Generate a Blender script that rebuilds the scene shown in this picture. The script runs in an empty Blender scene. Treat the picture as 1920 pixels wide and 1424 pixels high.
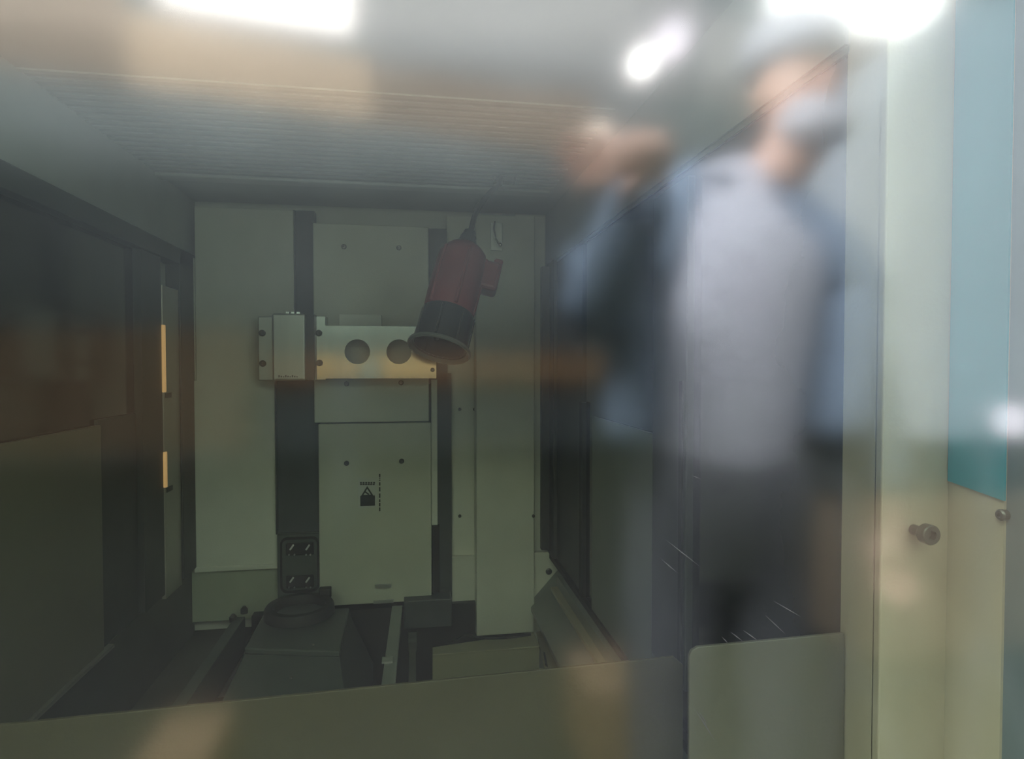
import bpy, bmesh, math, random
from mathutils import Vector, Matrix, Quaternion

random.seed(7)
SC = bpy.context.scene
COL = SC.collection

# ------------------------------------------------------------------ camera
FPX, CXP, CYP = 1150.0, 960.0, 712.0
CAMZ = 1.28
YAW, PITCH = math.radians(9.1), math.radians(1.35)
cam_data = bpy.data.cameras.new("camera")
cam_data.sensor_width = 36.0
cam_data.lens = FPX / 1920.0 * 36.0
cam_data.clip_start = 0.01
cam = bpy.data.objects.new("camera", cam_data)
COL.objects.link(cam)
cam.location = (0, 0, CAMZ)
cam.rotation_euler = (math.pi / 2 - PITCH, 0, -YAW)
SC.camera = cam
CAMR = cam.rotation_euler.to_matrix()
CAMP = Vector((0, 0, CAMZ))

# ------------------------------------------------------------------ world and large lights
SC.view_settings.view_transform = 'Standard'
SC.view_settings.look = 'None'
SC.view_settings.exposure = 0.0
SC.view_settings.gamma = 1.0
SC.view_settings.use_curve_mapping = False
world = bpy.data.worlds.new("hall_daylight")
SC.world = world
world.use_nodes = True
wb = world.node_tree.nodes["Background"]
wb.inputs[0].default_value = (0.90, 0.96, 1.0, 1)
wb.inputs[1].default_value = 1.9


def area_light(name, loc, target, size, size_y, power, color):
    l = bpy.data.lights.new(name, 'AREA')
    l.shape = 'RECTANGLE'
    l.size, l.size_y = size, size_y
    l.energy = power
    l.color = color
    o = bpy.data.objects.new(name, l)
    COL.objects.link(o)
    o.location = loc
    o.rotation_euler = (Vector(target) - Vector(loc)).to_track_quat('-Z', 'Y').to_euler()
    return o


area_light("ceiling_fill", (-0.6, -4.9, 1.9), (-0.6, -5.0, 4.0), 8, 4.5, 1380, (1.0, 0.97, 0.93))  # unseen fill added to brighten the hall ceiling
area_light("person_fill", (-0.6, 0.1, 3.5), (0.75, -1.3, 1.5), 2.0, 1.2, 800, (0.92, 0.95, 1.0))  # added area light, out of view, lifts the person and the hood
SC.cycles.max_bounces = 8
SC.cycles.diffuse_bounces = 3
SC.cycles.glossy_bounces = 4
SC.cycles.transparent_max_bounces = 12
SC.cycles.caustics_reflective = False
SC.cycles.sample_clamp_indirect = 6.0

# ------------------------------------------------------------------ pixel helpers (photograph 1920 x 1424)
GY = 0.20            # the window pane's plane


def ray(px, py):
    return CAMR @ Vector(((px - CXP) / FPX, -(py - CYP) / FPX, -1.0))


def at(px, py, Y):
    d = ray(px, py)
    return CAMP + d * (Y / d.y)


def atX(px, py, X):
    d = ray(px, py)
    return CAMP + d * (X / d.x)


def atZ(px, py, Z):
    d = ray(px, py)
    return CAMP + d * ((Z - CAMZ) / d.z)


def mir(v):
    return Vector((v.x, 2 * GY - v.y, v.z))


# ------------------------------------------------------------------ materials
def mat(name, col, rough=0.5, metal=0.0, spec=0.5, var=0.06, vscale=9.0, bump=0.0, bscale=120.0, stretch=None,
        emit=None, estr=0.0, coat=0.0):
    m = bpy.data.materials.new(name)
    m.use_nodes = True
    nt = m.node_tree
    b = nt.nodes["Principled BSDF"]
    b.inputs["Roughness"].default_value = rough
    b.inputs["Metallic"].default_value = metal
    b.inputs["Specular IOR Level"].default_value = spec
    b.inputs["Coat Weight"].default_value = coat
    tc = nt.nodes.new("ShaderNodeTexCoord")
    mp = nt.nodes.new("ShaderNodeMapping")
    nt.links.new(tc.outputs["Object"], mp.inputs[0])
    if stretch:
        mp.inputs["Scale"].default_value = stretch
    nz = nt.nodes.new("ShaderNodeTexNoise")
    nz.inputs["Scale"].default_value = vscale
    nz.inputs["Detail"].default_value = 5
    nt.links.new(mp.outputs[0], nz.inputs["Vector"])
    cr = nt.nodes.new("ShaderNodeValToRGB")
    lo = [max(0, c * (1 - var)) for c in col]
    hi = [min(1, c * (1 + var)) for c in col]
    cr.color_ramp.elements[0].color = (*lo, 1)
    cr.color_ramp.elements[1].color = (*hi, 1)
    cr.color_ramp.elements[0].position = 0.3
    cr.color_ramp.elements[1].position = 0.7
    nt.links.new(nz.outputs["Fac"], cr.inputs[0])
    nt.links.new(cr.outputs[0], b.inputs["Base Color"])
    if bump > 0:
        n2 = nt.nodes.new("ShaderNodeTexNoise")
        n2.inputs["Scale"].default_value = bscale
        nt.links.new(mp.outputs[0], n2.inputs["Vector"])
        bp = nt.nodes.new("ShaderNodeBump")
        bp.inputs["Strength"].default_value = bump
        bp.inputs["Distance"].default_value = 0.002
        nt.links.new(n2.outputs["Fac"], bp.inputs["Height"])
        nt.links.new(bp.outputs[0], b.inputs["Normal"])
    if emit:
        b.inputs["Emission Color"].default_value = (*emit, 1)
        b.inputs["Emission Strength"].default_value = estr
    return m


M = {}
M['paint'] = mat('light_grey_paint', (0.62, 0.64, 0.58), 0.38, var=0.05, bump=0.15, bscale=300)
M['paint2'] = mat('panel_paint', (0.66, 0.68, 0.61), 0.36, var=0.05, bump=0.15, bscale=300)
M['paint3'] = mat('lower_cover_shaded', (0.53, 0.55, 0.47), 0.36, var=0.05, bump=0.15, bscale=300)  # panel paint darkened: light fading towards the bottom is put into the colour
M['paint4'] = mat('lower_panel_shaded', (0.36, 0.39, 0.31), 0.4, var=0.06, bump=0.15, bscale=300)  # panel paint again, with the weaker light low down painted in
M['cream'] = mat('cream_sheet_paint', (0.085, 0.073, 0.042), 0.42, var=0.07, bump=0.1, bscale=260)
M['beige'] = mat('beige_post_paint', (0.53, 0.445, 0.365), 0.35, var=0.05, bump=0.1, bscale=260)
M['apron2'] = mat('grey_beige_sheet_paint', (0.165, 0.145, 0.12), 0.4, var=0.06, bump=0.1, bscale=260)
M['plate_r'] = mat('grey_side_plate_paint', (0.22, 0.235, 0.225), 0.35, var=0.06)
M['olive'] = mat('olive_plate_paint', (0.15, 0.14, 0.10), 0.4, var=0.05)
M['boxpaint'] = mat('olive_beige_box_paint', (0.30, 0.28, 0.19), 0.4, var=0.06)
M['roof'] = mat('roof_sheet_grey', (0.42, 0.44, 0.44), 0.4, var=0.05)
M['slat'] = mat('slat_grey', (0.46, 0.48, 0.48), 0.35, var=0.06)
M['dark'] = mat('dark_grey_steel', (0.07, 0.08, 0.085), 0.45, var=0.15)
M['bellows'] = mat('dark_bellows_fabric', (0.075, 0.088, 0.095), 0.5, var=0.12)
M['black'] = mat('black_rubber', (0.02, 0.021, 0.02), 0.6, var=0.2)
M['tank'] = mat('grey_cast_hopper', (0.075, 0.09, 0.08), 0.5, var=0.1)
M['tray'] = mat('dark_tray_steel', (0.065, 0.07, 0.06), 0.45, var=0.15)
M['alu'] = mat('brushed_aluminium', (0.56, 0.55, 0.53), 0.09, metal=1.0, var=0.04, vscale=60, stretch=(1, 1, 0.05))
M['alu_satin'] = mat('satin_aluminium', (0.50, 0.52, 0.50), 0.42, metal=0.85, var=0.05, vscale=40, stretch=(1, 1, 0.08))
M['chrome'] = mat('bright_chrome', (0.85, 0.86, 0.86), 0.12, metal=1.0, var=0.02)
M['screw'] = mat('dark_screw_steel', (0.12, 0.12, 0.115), 0.35, metal=0.7, var=0.1)
M['bolt'] = mat('grey_bolt_steel', (0.10, 0.10, 0.09), 0.35, metal=0.6, var=0.1)
M['red'] = mat('dull_red_plastic', (0.23, 0.045, 0.06), 0.45, var=0.08)
M['hood'] = mat('black_grey_plastic', (0.045, 0.05, 0.06), 0.3, var=0.1)
M['hood_rim'] = mat('grey_black_rim_plastic', (0.14, 0.16, 0.16), 0.35, var=0.08)
M['cable'] = mat('dark_cable_sheath', (0.05, 0.052, 0.06), 0.5, var=0.1)
M['darkglass'] = mat('dark_tinted_glass', (0.035, 0.033, 0.028), 0.14, spec=0.6, var=0.1)
M['seal'] = mat('dark_rubber_seal', (0.05, 0.055, 0.05), 0.5, var=0.12)
M['trim'] = mat('metal_window_trim', (0.40, 0.38, 0.34), 0.3, metal=0.6, var=0.06)
M['amber'] = mat('amber_reflection_glow', (0.7, 0.45, 0.2), 0.4, emit=(1.0, 0.55, 0.25), estr=0.38)  # emission stands in for a warm reflection in the metal
M['sticker'] = mat('sticker_grey', (0.52, 0.54, 0.50), 0.4, var=0.03)
M['print'] = mat('black_print', (0.03, 0.032, 0.028), 0.5, var=0.05)
M['teal'] = mat('teal_paint', (0.02, 0.33, 0.47), 0.35, var=0.06)
M['navyedge'] = mat('slate_blue_edge_paint', (0.17, 0.20, 0.24), 0.45, var=0.08)
M['ledge2'] = mat('dim_ledge_paint', (0.34, 0.31, 0.23), 0.35, var=0.05)
M['barpaint'] = mat('mid_grey_bar_paint', (0.24, 0.26, 0.235), 0.4, var=0.08)
M['tabpaint'] = mat('pale_tab_paint', (0.84, 0.87, 0.83), 0.4, var=0.03)
M['cardboard'] = mat('brown_cardboard', (0.25, 0.17, 0.10), 0.8, var=0.1)
M['scuff'] = mat('pale_scuff', (0.085, 0.085, 0.082), 0.6, spec=0.2, var=0.05)
M['ledge'] = mat('pale_ledge_paint', (0.62, 0.59, 0.48), 0.35, var=0.05)
# the hall behind the photographer
M['h_ceil'] = mat('hall_ceiling_blue_grey', (0.25, 0.30, 0.32), 0.6, var=0.15, vscale=0.8)
M['h_warm'] = mat('hall_ceiling_warm_board', (0.80, 0.66, 0.50), 0.6, var=0.10, vscale=0.7)
M['h_tan'] = mat('hall_ceiling_tan_board', (0.42, 0.36, 0.30), 0.6, var=0.10, vscale=0.8)
M['h_pale'] = mat('hall_ceiling_pale_board', (0.44, 0.465, 0.48), 0.6, var=0.08, vscale=0.7)
M['h_grey'] = mat('hall_ceiling_grey_board', (0.34, 0.37, 0.39), 0.6, var=0.08, vscale=0.7)
M['h_hood'] = mat('pale_blue_grey_enamel', (0.62, 0.68, 0.72), 0.5, var=0.05, vscale=2)
M['h_door'] = mat('beige_enamel', (0.30, 0.235, 0.17), 0.5, var=0.05, vscale=2)
M['h_wall'] = mat('hall_wall_slate', (0.13, 0.155, 0.165), 0.6, var=0.2, vscale=0.6)
M['h_floor'] = mat('hall_floor_concrete', (0.022, 0.023, 0.022), 0.6, var=0.2, vscale=1.2)
M['wood'] = mat('warm_timber', (0.30, 0.20, 0.12), 0.5, var=0.2, vscale=3, stretch=(1, 1, 8))
M['shelfwood'] = mat('orange_timber', (0.47, 0.29, 0.15), 0.5, var=0.15, vscale=3, stretch=(1, 1, 8))
M['skylight'] = mat('skylight_glow', (0.9, 0.9, 0.9), 0.5, emit=(1.0, 0.95, 0.9), estr=8.5)
M['led'] = mat('led_panel_glow', (0.9, 0.9, 0.9), 0.5, emit=(0.95, 1.0, 1.0), estr=10)
M['bulb'] = mat('lamp_glow', (0.9, 0.9, 0.9), 0.5, emit=(1.0, 0.97, 0.95), estr=26)
M['hand_glow_bulb'] = mat('added_hand_glow', (0.9, 0.8, 0.7), 0.5, emit=(1.0, 0.8, 0.62), estr=5)
M['softbulb'] = mat('soft_lamp_glow', (0.9, 0.8, 0.9), 0.5, emit=(0.95, 0.93, 1.0), estr=6)
M['fill_tube'] = mat('added_tube_glow', (0.8, 0.85, 0.75), 0.5, emit=(0.94, 1.0, 0.84), estr=11.5)  # glow of the added lamp under the roof
M['contact_glint'] = mat('pale_glint_paint', (0.85, 0.86, 0.84), 0.35, var=0.03)  # pale colour paints the white glint of the contacts
M['lampshell'] = mat('lamp_shell_grey', (0.3, 0.31, 0.32), 0.4)
M['skin'] = mat('skin', (0.72, 0.47, 0.36), 0.5, var=0.05)
M['jacket'] = mat('slate_blue_jacket', (0.22, 0.29, 0.38), 0.8, var=0.12, vscale=20)
M['shirt'] = mat('pale_lavender_shirt', (0.66, 0.67, 0.74), 0.8, var=0.05, vscale=20)
M['whitecloth'] = mat('white_cloth', (0.80, 0.81, 0.84), 0.8, var=0.03)
M['trouser'] = mat('grey_trousers', (0.115, 0.12, 0.135), 0.8, var=0.1)
M['eye'] = mat('dark_eye', (0.03, 0.02, 0.02), 0.2)


def make_glass():
    m = bpy.data.materials.new('window_pane')
    m.use_nodes = True
    nt = m.node_tree
    nt.nodes.clear()
    out = nt.nodes.new("ShaderNodeOutputMaterial")
    mix = nt.nodes.new("ShaderNodeMixShader")
    tr = nt.nodes.new("ShaderNodeBsdfTransparent")
    tr.inputs[0].default_value = (0.80, 0.86, 0.74, 1)
    gl = nt.nodes.new("ShaderNodeBsdfAnisotropic")
    gl.inputs["Color"].default_value = (1, 1, 1, 1)
    gl.inputs["Roughness"].default_value = 0.105
    lw = nt.nodes.new("ShaderNodeLayerWeight")
    lw.inputs["Blend"].default_value = 0.5
    mr = nt.nodes.new("ShaderNodeMapRange")
    mr.inputs["From Min"].default_value = 0.0
    mr.inputs["From Max"].default_value = 0.5
    mr.inputs["To Min"].default_value = 0.10
    mr.inputs["To Max"].default_value = 0.16
    nt.links.new(lw.outputs["Facing"], mr.inputs["Value"])
    nt.links.new(mr.outputs[0], mix.inputs[0])
    nt.links.new(tr.outputs[0], mix.inputs[1])
    nt.links.new(gl.outputs[0], mix.inputs[2])
    nt.links.new(mix.outputs[0], out.inputs[0])
    return m


M['glass'] = make_glass()


def make_clear():
    m = bpy.data.materials.new('pane_edge_clear')
    m.use_nodes = True
    nt = m.node_tree
    nt.nodes.clear()
    out = nt.nodes.new("ShaderNodeOutputMaterial")
    tr = nt.nodes.new("ShaderNodeBsdfTransparent")
    tr.inputs[0].default_value = (0.98, 1.0, 0.98, 1)
    nt.links.new(tr.outputs[0], out.inputs[0])
    return m


M['clear'] = make_clear()


# ------------------------------------------------------------------ mesh helpers
class MB:
    """collects shapes in world coordinates, builds ONE mesh object"""

    def __init__(s):
        s.v, s.f = [], []

    def add(s, verts, faces):
        n = len(s.v)
        s.v += [Vector(p) for p in verts]
        s.f += [tuple(i + n for i in q) for q in faces]
        return s

    def box(s, x0, x1, y0, y1, z0, z1):
        x0, x1 = sorted((x0, x1)); y0, y1 = sorted((y0, y1)); z0, z1 = sorted((z0, z1))
        v = [(x0, y0, z0), (x1, y0, z0), (x1, y1, z0), (x0, y1, z0), (x0, y0, z1), (x1, y0, z1), (x1, y1, z1), (x0, y1, z1)]
        return s.add(v, [(3, 2, 1, 0), (4, 5, 6, 7), (0, 1, 5, 4), (1, 2, 6, 5), (2, 3, 7, 6), (3, 0, 4, 7)])

    def prism(s, pts, off):
        """polygon (front) extruded by off"""
        n = len(pts)
        off = Vector(off)
        v = [Vector(p) for p in pts] + [Vector(p) + off for p in pts]
        f = [tuple(range(n)), tuple(range(2 * n - 1, n - 1, -1))]
        for i in range(n):
            j = (i + 1) % n
            f.append((j, i, i + n, j + n))
        return s.add(v, f)

    def hull8(s, a, b):
        """a, b: two quads (4 points each) joined to a solid"""
        return s.add(list(a) + list(b), [(0, 1, 2, 3), (7, 6, 5, 4), (1, 0, 4, 5), (2, 1, 5, 6), (3, 2, 6, 7), (0, 3, 7, 4)])

    def lathe(s, base, axis, prof, n=24, cap=True, spin=0.0):
        """prof: list of (distance along axis, radius)"""
        axis = Vector(axis).normalized()
        q = axis.to_track_quat('Z', 'Y')
        ux, uy = q @ Vector((1, 0, 0)), q @ Vector((0, 1, 0))
        base = Vector(base)
        v, f = [], []
        for h, r in prof:
            for k in range(n):
                a = 2 * math.pi * k / n + spin
                v.append(base + axis * h + ux * (r * math.cos(a)) + uy * (r * math.sin(a)))
        for i in range(len(prof) - 1):
            for k in range(n):
                k2 = (k + 1) % n
                f.append((i * n + k, i * n + k2, (i + 1) * n + k2, (i + 1) * n + k))
        if cap:
            f.append(tuple(range(n - 1, -1, -1)))
            f.append(tuple((len(prof) - 1) * n + k for k in range(n)))
        return s.add(v, f)

    def tube(s, pts, r, n=10):
        pts = [Vector(p) for p in pts]
        v, f = [], []
        up = Vector((0.3, 0.9, 0.2))
        for i, p in enumerate(pts):
            d = (pts[min(i + 1, len(pts) - 1)] - pts[max(i - 1, 0)]).normalized()
            a = d.cross(up).normalized()
            b = d.cross(a).normalized()
            for k in range(n):
                t = 2 * math.pi * k / n
                v.append(p + a * (r * math.cos(t)) + b * (r * math.sin(t)))
        for i in range(len(pts) - 1):
            for k in range(n):
                k2 = (k + 1) % n
                f.append((i * n + k, i * n + k2, (i + 1) * n + k2, (i + 1) * n + k))
        f.append(tuple(range(n - 1, -1, -1)))
        f.append(tuple((len(pts) - 1) * n + k for k in range(n)))
        return s.add(v, f)

    def ball(s, c, r, n=16, m=10, sc=(1, 1, 1)):
        c = Vector(c)
        v = [c + Vector((0, 0, r * sc[2]))]
        for i in range(1, m):
            t = math.pi * i / m
            for k in range(n):
                a = 2 * math.pi * k / n
                v.append(c + Vector((r * sc[0] * math.sin(t) * math.cos(a), r * sc[1] * math.sin(t) * math.sin(a), r * sc[2] * math.cos(t))))
        v.append(c - Vector((0, 0, r * sc[2])))
        f = []
        for k in range(n):
            k2 = (k + 1) % n
            f.append((0, 1 + k, 1 + k2))
            for i in range(m - 2):
                f.append((1 + i * n + k, 1 + (i + 1) * n + k, 1 + (i + 1) * n + k2, 1 + i * n + k2))
            f.append((len(v) - 1, 1 + (m - 2) * n + k2, 1 + (m - 2) * n + k))
        return s.add(v, f)

    def build(s, name, m, parent=None, smooth=False, bevel=0.0, seg=2):
        org = root_loc(parent)
        me = bpy.data.meshes.new(name)
        me.from_pydata([p - org for p in s.v], [], s.f)
        bm = bmesh.new()
        bm.from_mesh(me)
        bmesh.ops.recalc_face_normals(bm, faces=bm.faces)
        bm.to_mesh(me)
        bm.free()
        me.materials.append(M[m])
        o = bpy.data.objects.new(name, me)
        COL.objects.link(o)
        if parent is not None:
            o.parent = parent
        if smooth:
            for p in me.polygons:
                p.use_smooth = True
            md = o.modifiers.new("split", 'EDGE_SPLIT')
            md.split_angle = math.radians(38)
        if bevel > 0:
            md = o.modifiers.new("bevel", 'BEVEL')
            md.width = bevel
            md.segments = seg
            md.limit_method = 'ANGLE'
            md.angle_limit = math.radians(40)
        return o


def root_loc(p):
    while p is not None and p.parent is not None:
        p = p.parent
    return p.location.copy() if p is not None else Vector((0, 0, 0))


def tag(o, label=None, cat=None, group=None, kind=None):
    if label: o["label"] = label
    if cat: o["category"] = cat
    if group: o["group"] = group
    if kind: o["kind"] = kind
    return o


def thing(name, loc, label, cat, group=None):
    o = bpy.data.objects.new(name, None)
    o.empty_display_size = 0.05
    COL.objects.link(o)
    o.location = loc
    return tag(o, label, cat, group)


def struct(o, label=None):
    return tag(o, label, kind='structure')


def rect(x0, y0, x1, y1, Y):
    """pixel rectangle -> world x0,x1,z0,z1 on the plane Y"""
    a, b, c, d = at(x0, y0, Y), at(x1, y0, Y), at(x1, y1, Y), at(x0, y1, Y)
    return (a.x + d.x) / 2, (b.x + c.x) / 2, (c.z + d.z) / 2, (a.z + b.z) / 2


def panel(mb, x0, y0, x1, y1, Y, th):
    xa, xb, za, zb = rect(x0, y0, x1, y1, Y)
    return mb.box(xa, xb, Y, Y + th, za, zb)


def screw_at(p, r, parent, name='screw', m='screw', d=(0, -1, 0), h=0.004):
    return MB().lathe(Vector(p), d, [(-0.003, r), (h * 0.6, r), (h, r * 0.72), (h, r * 0.4), (h * 0.35, r * 0.38)], n=12).build(name, m, parent, smooth=True)


# ================================================================== MACHINE ENCLOSURE (structure)
YB = 1.50                                # back wall plane
XL = at(355, 700, YB).x                  # left side wall
XR = 0.335                               # right side wall
ZS = CAMZ + 0.252                        # top of the side windows
ZT = CAMZ + 0.385                        # roof
ZW = CAMZ - 0.468                        # foot of the side walls
ZF = CAMZ - 0.80                         # sump floor
YP = 0.40                                # front of the right post

wall_back = struct(MB().box(-0.75, 0.6, YB + 0.05, YB + 0.07, ZF, ZT).build('wall_back', 'paint'), 'light grey sheet metal back wall of the enclosure')
# left back panel with its lower flange
panel(MB(), 366, 391, 551, 716, YB, 0.02).build('panel', 'paint2', wall_back, bevel=0.0015)
panel(MB(), 352, 484, 368, 1068, YB + 0.004, 0.02).build('panel', 'paint2', wall_back)
panel(MB(), 364, 714, 520, 1068, YB, 0.02).build('panel', 'paint2', wall_back, bevel=0.0015)
panel(MB(), 364, 1062, 524, 1071, YB - 0.006, 0.026).build('flange', 'paint2', wall_back, bevel=0.002)
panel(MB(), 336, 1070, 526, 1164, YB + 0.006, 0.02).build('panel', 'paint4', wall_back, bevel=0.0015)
for p in ((350, 1118),):
    screw_at(at(*p, YB + 0.006), 0.008, wall_back)
# column covers in the middle: upper, middle, lower
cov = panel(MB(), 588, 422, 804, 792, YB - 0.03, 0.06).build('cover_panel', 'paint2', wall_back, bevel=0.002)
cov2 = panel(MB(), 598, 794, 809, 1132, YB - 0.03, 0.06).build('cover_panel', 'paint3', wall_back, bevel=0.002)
for p in ((645, 463), (748, 465), (650, 720), (752, 718)):
    screw_at(at(*p, YB - 0.03), 0.006, cov)
for p in ((650, 869), (753, 865)):
    screw_at(at(*p, YB - 0.03), 0.006, cov2)
panel(MB(), 703, 1097, 734, 1103, YB - 0.036, 0.006).build('handle_lip', 'alu_satin', cov2)
panel(MB(), 700, 1127, 738, 1132, YB - 0.036, 0.006).build('handle_lip', 'alu_satin', cov2)
# narrow pale strip beside the right slot
panel(MB(), 809, 712, 820, 985, YB - 0.02, 0.03).build('side_strip', 'paint2', wall_back)
# right panels
panel(MB(), 838, 405, 893, 1042, YB + 0.005, 0.02).build('panel', 'paint2', wall_back, bevel=0.0015)
pb = panel(MB(), 893, 402, 1002, 1190, YB - 0.045, 0.06).build('box_panel', 'paint2', wall_back, bevel=0.002)
panel(MB(), 900, 400, 966, 404, YB - 0.052, 0.008).build('metal_lip', 'chrome', pb)
panel(MB(), 846, 1044, 896, 1192, YB - 0.005, 0.03).build('panel', 'paint', wall_back, bevel=0.0015)
panel(MB(), 1002, 405, 1022, 1034, YB - 0.01, 0.03).build('panel', 'paint', wall_back, bevel=0.0015)
panel(MB(), 1016, 500, 1036, 1032, YB - 0.03, 0.05).build('corner_strip', 'seal', wall_back)
panel(MB(), 1000, 1036, 1048, 1260, YB - 0.02, 0.03).build('panel', 'paint2', wall_back, bevel=0.0015)
for p in ((862, 768), (890, 768), (862, 968)):
    screw_at(at(*p, YB + 0.005), 0.004, wall_back)
screw_at(at(1029, 1072, YB - 0.02), 0.008, wall_back)
screw_at(at(1000, 968, YB - 0.045), 0.004, pb)

# left side wall -------------------------------------------------
wall_left = struct(MB().box(XL - 0.04, XL - 0.02, GY, YB + 0.05, ZF, ZT).build('wall_left', 'paint'), 'left side wall of the enclosure')
def left_strip(name, m, px0, px1, z0, z1, x_out=0.0, parent=None, bevel=0.0, th=0.03):
    ya = atX(px0, 700, XL).y if px0 is not None else GY + 0.02
    yb = atX(px1, 700, XL).y
    return MB().box(XL - th, XL + x_out, ya, yb, z0, z1).build(name, m, parent or wall_left, bevel=bevel)
def zl(px, py):
    return atX(px, py, XL).z
# dark window pane in the left wall
MB().box(XL - 0.018, XL - 0.010, GY + 0.02, atX(262, 700, XL).y, ZW, ZS - 0.03).build('tinted_pane', 'darkglass', wall_left)
left_strip('window_jamb', 'seal', 262, 300, ZW, ZS - 0.02, 0.004)
left_strip('metal_trim', 'trim', 300, 331, ZW - 0.01, zl(315, 540), 0.006, bevel=0.001)
left_strip('rubber_seal', 'seal', 331, 361, ZW, ZS, 0.010, bevel=0.002)
MB().box(XL - 0.03, XL + 0.010, GY, atX(361, 700, XL).y, ZS - 0.035, ZS).build('window_head', 'seal', wall_left, bevel=0.002)
MB().box(XL - 0.03, XL + 0.0, GY, YB + 0.05, ZS, ZT).build('upper_panel', 'roof', wall_left)
MB().box(XL - 0.03, XL - 0.004, atX(192, 1000, XL).y, atX(262, 1000, XL).y, ZW, CAMZ - 0.09).build('inner_frame', 'seal', wall_left)
# pale plate standing in the lower window
lp_y1 = atX(190, 1000, XL).y
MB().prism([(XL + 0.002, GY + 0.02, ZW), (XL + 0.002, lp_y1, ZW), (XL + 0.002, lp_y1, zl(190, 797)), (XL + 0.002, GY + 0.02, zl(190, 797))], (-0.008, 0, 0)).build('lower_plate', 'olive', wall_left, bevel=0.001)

# right side wall ------------------------------------------------
wall_right = struct(MB().box(XR + 0.02, XR + 0.04, YP + 0.04, YB + 0.05, ZF, ZT).build('wall_right', 'paint'), 'right side wall of the enclosure')
def yr(px, py=800):
    return atX(px, py, XR).y
MB().box(XR + 0.006, XR + 0.014, yr(1590), yr(1094), ZW, ZS - 0.004).build('tinted_pane', 'darkglass', wall_right)
MB().box(XR - 0.002, XR + 0.02, yr(1094), yr(1088), ZW - 0.03, CAMZ - 0.075).build('pane_joint', 'black', wall_right)
MB().box(XR + 0.004, XR + 0.02, yr(1088), yr(1042), ZW, ZS).build('window_jamb', 'seal', wall_right)
MB().box(XR - 0.006, XR + 0.02, yr(1042), YB, ZW, ZS).build('rubber_seal', 'seal', wall_right, bevel=0.002)
MB().box(XR + 0.003, XR + 0.02, YP + 0.04, yr(1042), ZS - 0.006, ZS).build('window_head', 'plate_r', wall_right)
MB().box(XR, XR + 0.03, YP + 0.04, YB + 0.05, ZS, ZT).build('upper_panel', 'roof', wall_right)
MB().box(XR - 0.004, XR + 0.02, YP + 0.05, YB, ZW - 0.012, ZW).build('sill_gasket', 'black', wall_right)
MB().box(XR - 0.030, XR + 0.02, YP + 0.05, YB - 0.15, ZW - 0.045, ZW - 0.035).build('pale_ledge', 'ledge2', wall_right, bevel=0.002)
MB().box(XR - 0.015, XR + 0.02, YP + 0.05, YB - 0.15, ZW - 0.035, ZW - 0.012).build('ledge_riser', 'plate_r', wall_right)

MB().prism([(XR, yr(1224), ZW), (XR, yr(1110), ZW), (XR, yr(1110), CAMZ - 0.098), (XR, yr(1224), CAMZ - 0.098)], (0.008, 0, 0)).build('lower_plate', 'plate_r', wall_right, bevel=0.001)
MB().box(XR - 0.004, XR + 0.01, yr(1292), yr(1228), ZW + 0.06, ZS - 0.02).build('inner_frame', 'seal', wall_right, bevel=0.002)
MB().box(XR - 0.006, XR + 0.01, yr(1287), yr(1281), ZW + 0.06, CAMZ - 0.02).build('pane_joint', 'black', wall_right)
# roof with slats ------------------------------------------------
roof = struct(MB().box(-0.75, 0.62, GY, YB + 0.05, ZT, ZT + 0.02).build('ceiling', 'roof'), 'grey roof sheet of the enclosure')
y0, y1 = atZ(700, 340, ZT).y, atZ(700, 172, ZT).y
ns = 18
xs0, xs1 = atZ(175, 295, ZT).x, 0.30
MB().box(xs0 - 0.02, xs1, y0, y0 + 0.035, ZT - 0.008, ZT).build('slat_rail', 'slat', roof, bevel=0.003)
MB().box(xs0 - 0.02, xs0, y1, y0, ZT - 0.008, ZT).build('slat_rail', 'slat', roof, bevel=0.003)
me_s = None
for i in range(ns):
    ya = y1 + (y0 - y1) * i / ns
    if me_s is None:
        so = MB().box(xs0, xs1, ya, ya + 0.010, ZT - 0.0025, ZT).build('slat', 'slat', roof)
        me_s, ybase = so.data, ya
    else:
        so = bpy.data.objects.new('slat', me_s)
        COL.objects.link(so)
        so.parent = roof
        so.location = (0, ya - ybase, 0)

# sump floor and side trays ---------------------------------------
floor_in = struct(MB().box(-0.75, 0.62, GY, YB + 0.07, ZF - 0.02, ZF).build('floor', 'black'), 'dark sump floor of the enclosure')
ZR = CAMZ - 0.56
XRAIL = -0.392
ZTR = CAMZ - 0.625
MB().box(XL - 0.03, XRAIL + 0.02, 0.42, YB + 0.03, ZTR - 0.01, ZTR).build('flat_tray', 'tray', floor_in)
MB().box(XL - 0.03, XL - 0.002, 0.42, YB + 0.02, ZTR, ZW).build('lower_side_plate', 'tray', floor_in)
MB().box(XL - 0.002, XL + 0.008, 0.42, lp_y1 + 0.02, ZW - 0.006, ZW).build('plate_lip', 'trim', floor_in)
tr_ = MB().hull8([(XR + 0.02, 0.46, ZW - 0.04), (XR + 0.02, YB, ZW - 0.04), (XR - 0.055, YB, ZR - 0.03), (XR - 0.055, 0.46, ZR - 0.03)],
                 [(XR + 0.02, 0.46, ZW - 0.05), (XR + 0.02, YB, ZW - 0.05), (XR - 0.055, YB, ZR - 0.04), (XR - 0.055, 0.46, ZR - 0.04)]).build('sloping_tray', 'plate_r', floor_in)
MB().box(XRAIL + 0.02, XR - 0.05, YB - 0.02, YB + 0.02, ZF, ZR - 0.02).build('rear_skirt', 'black', floor_in)

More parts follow.
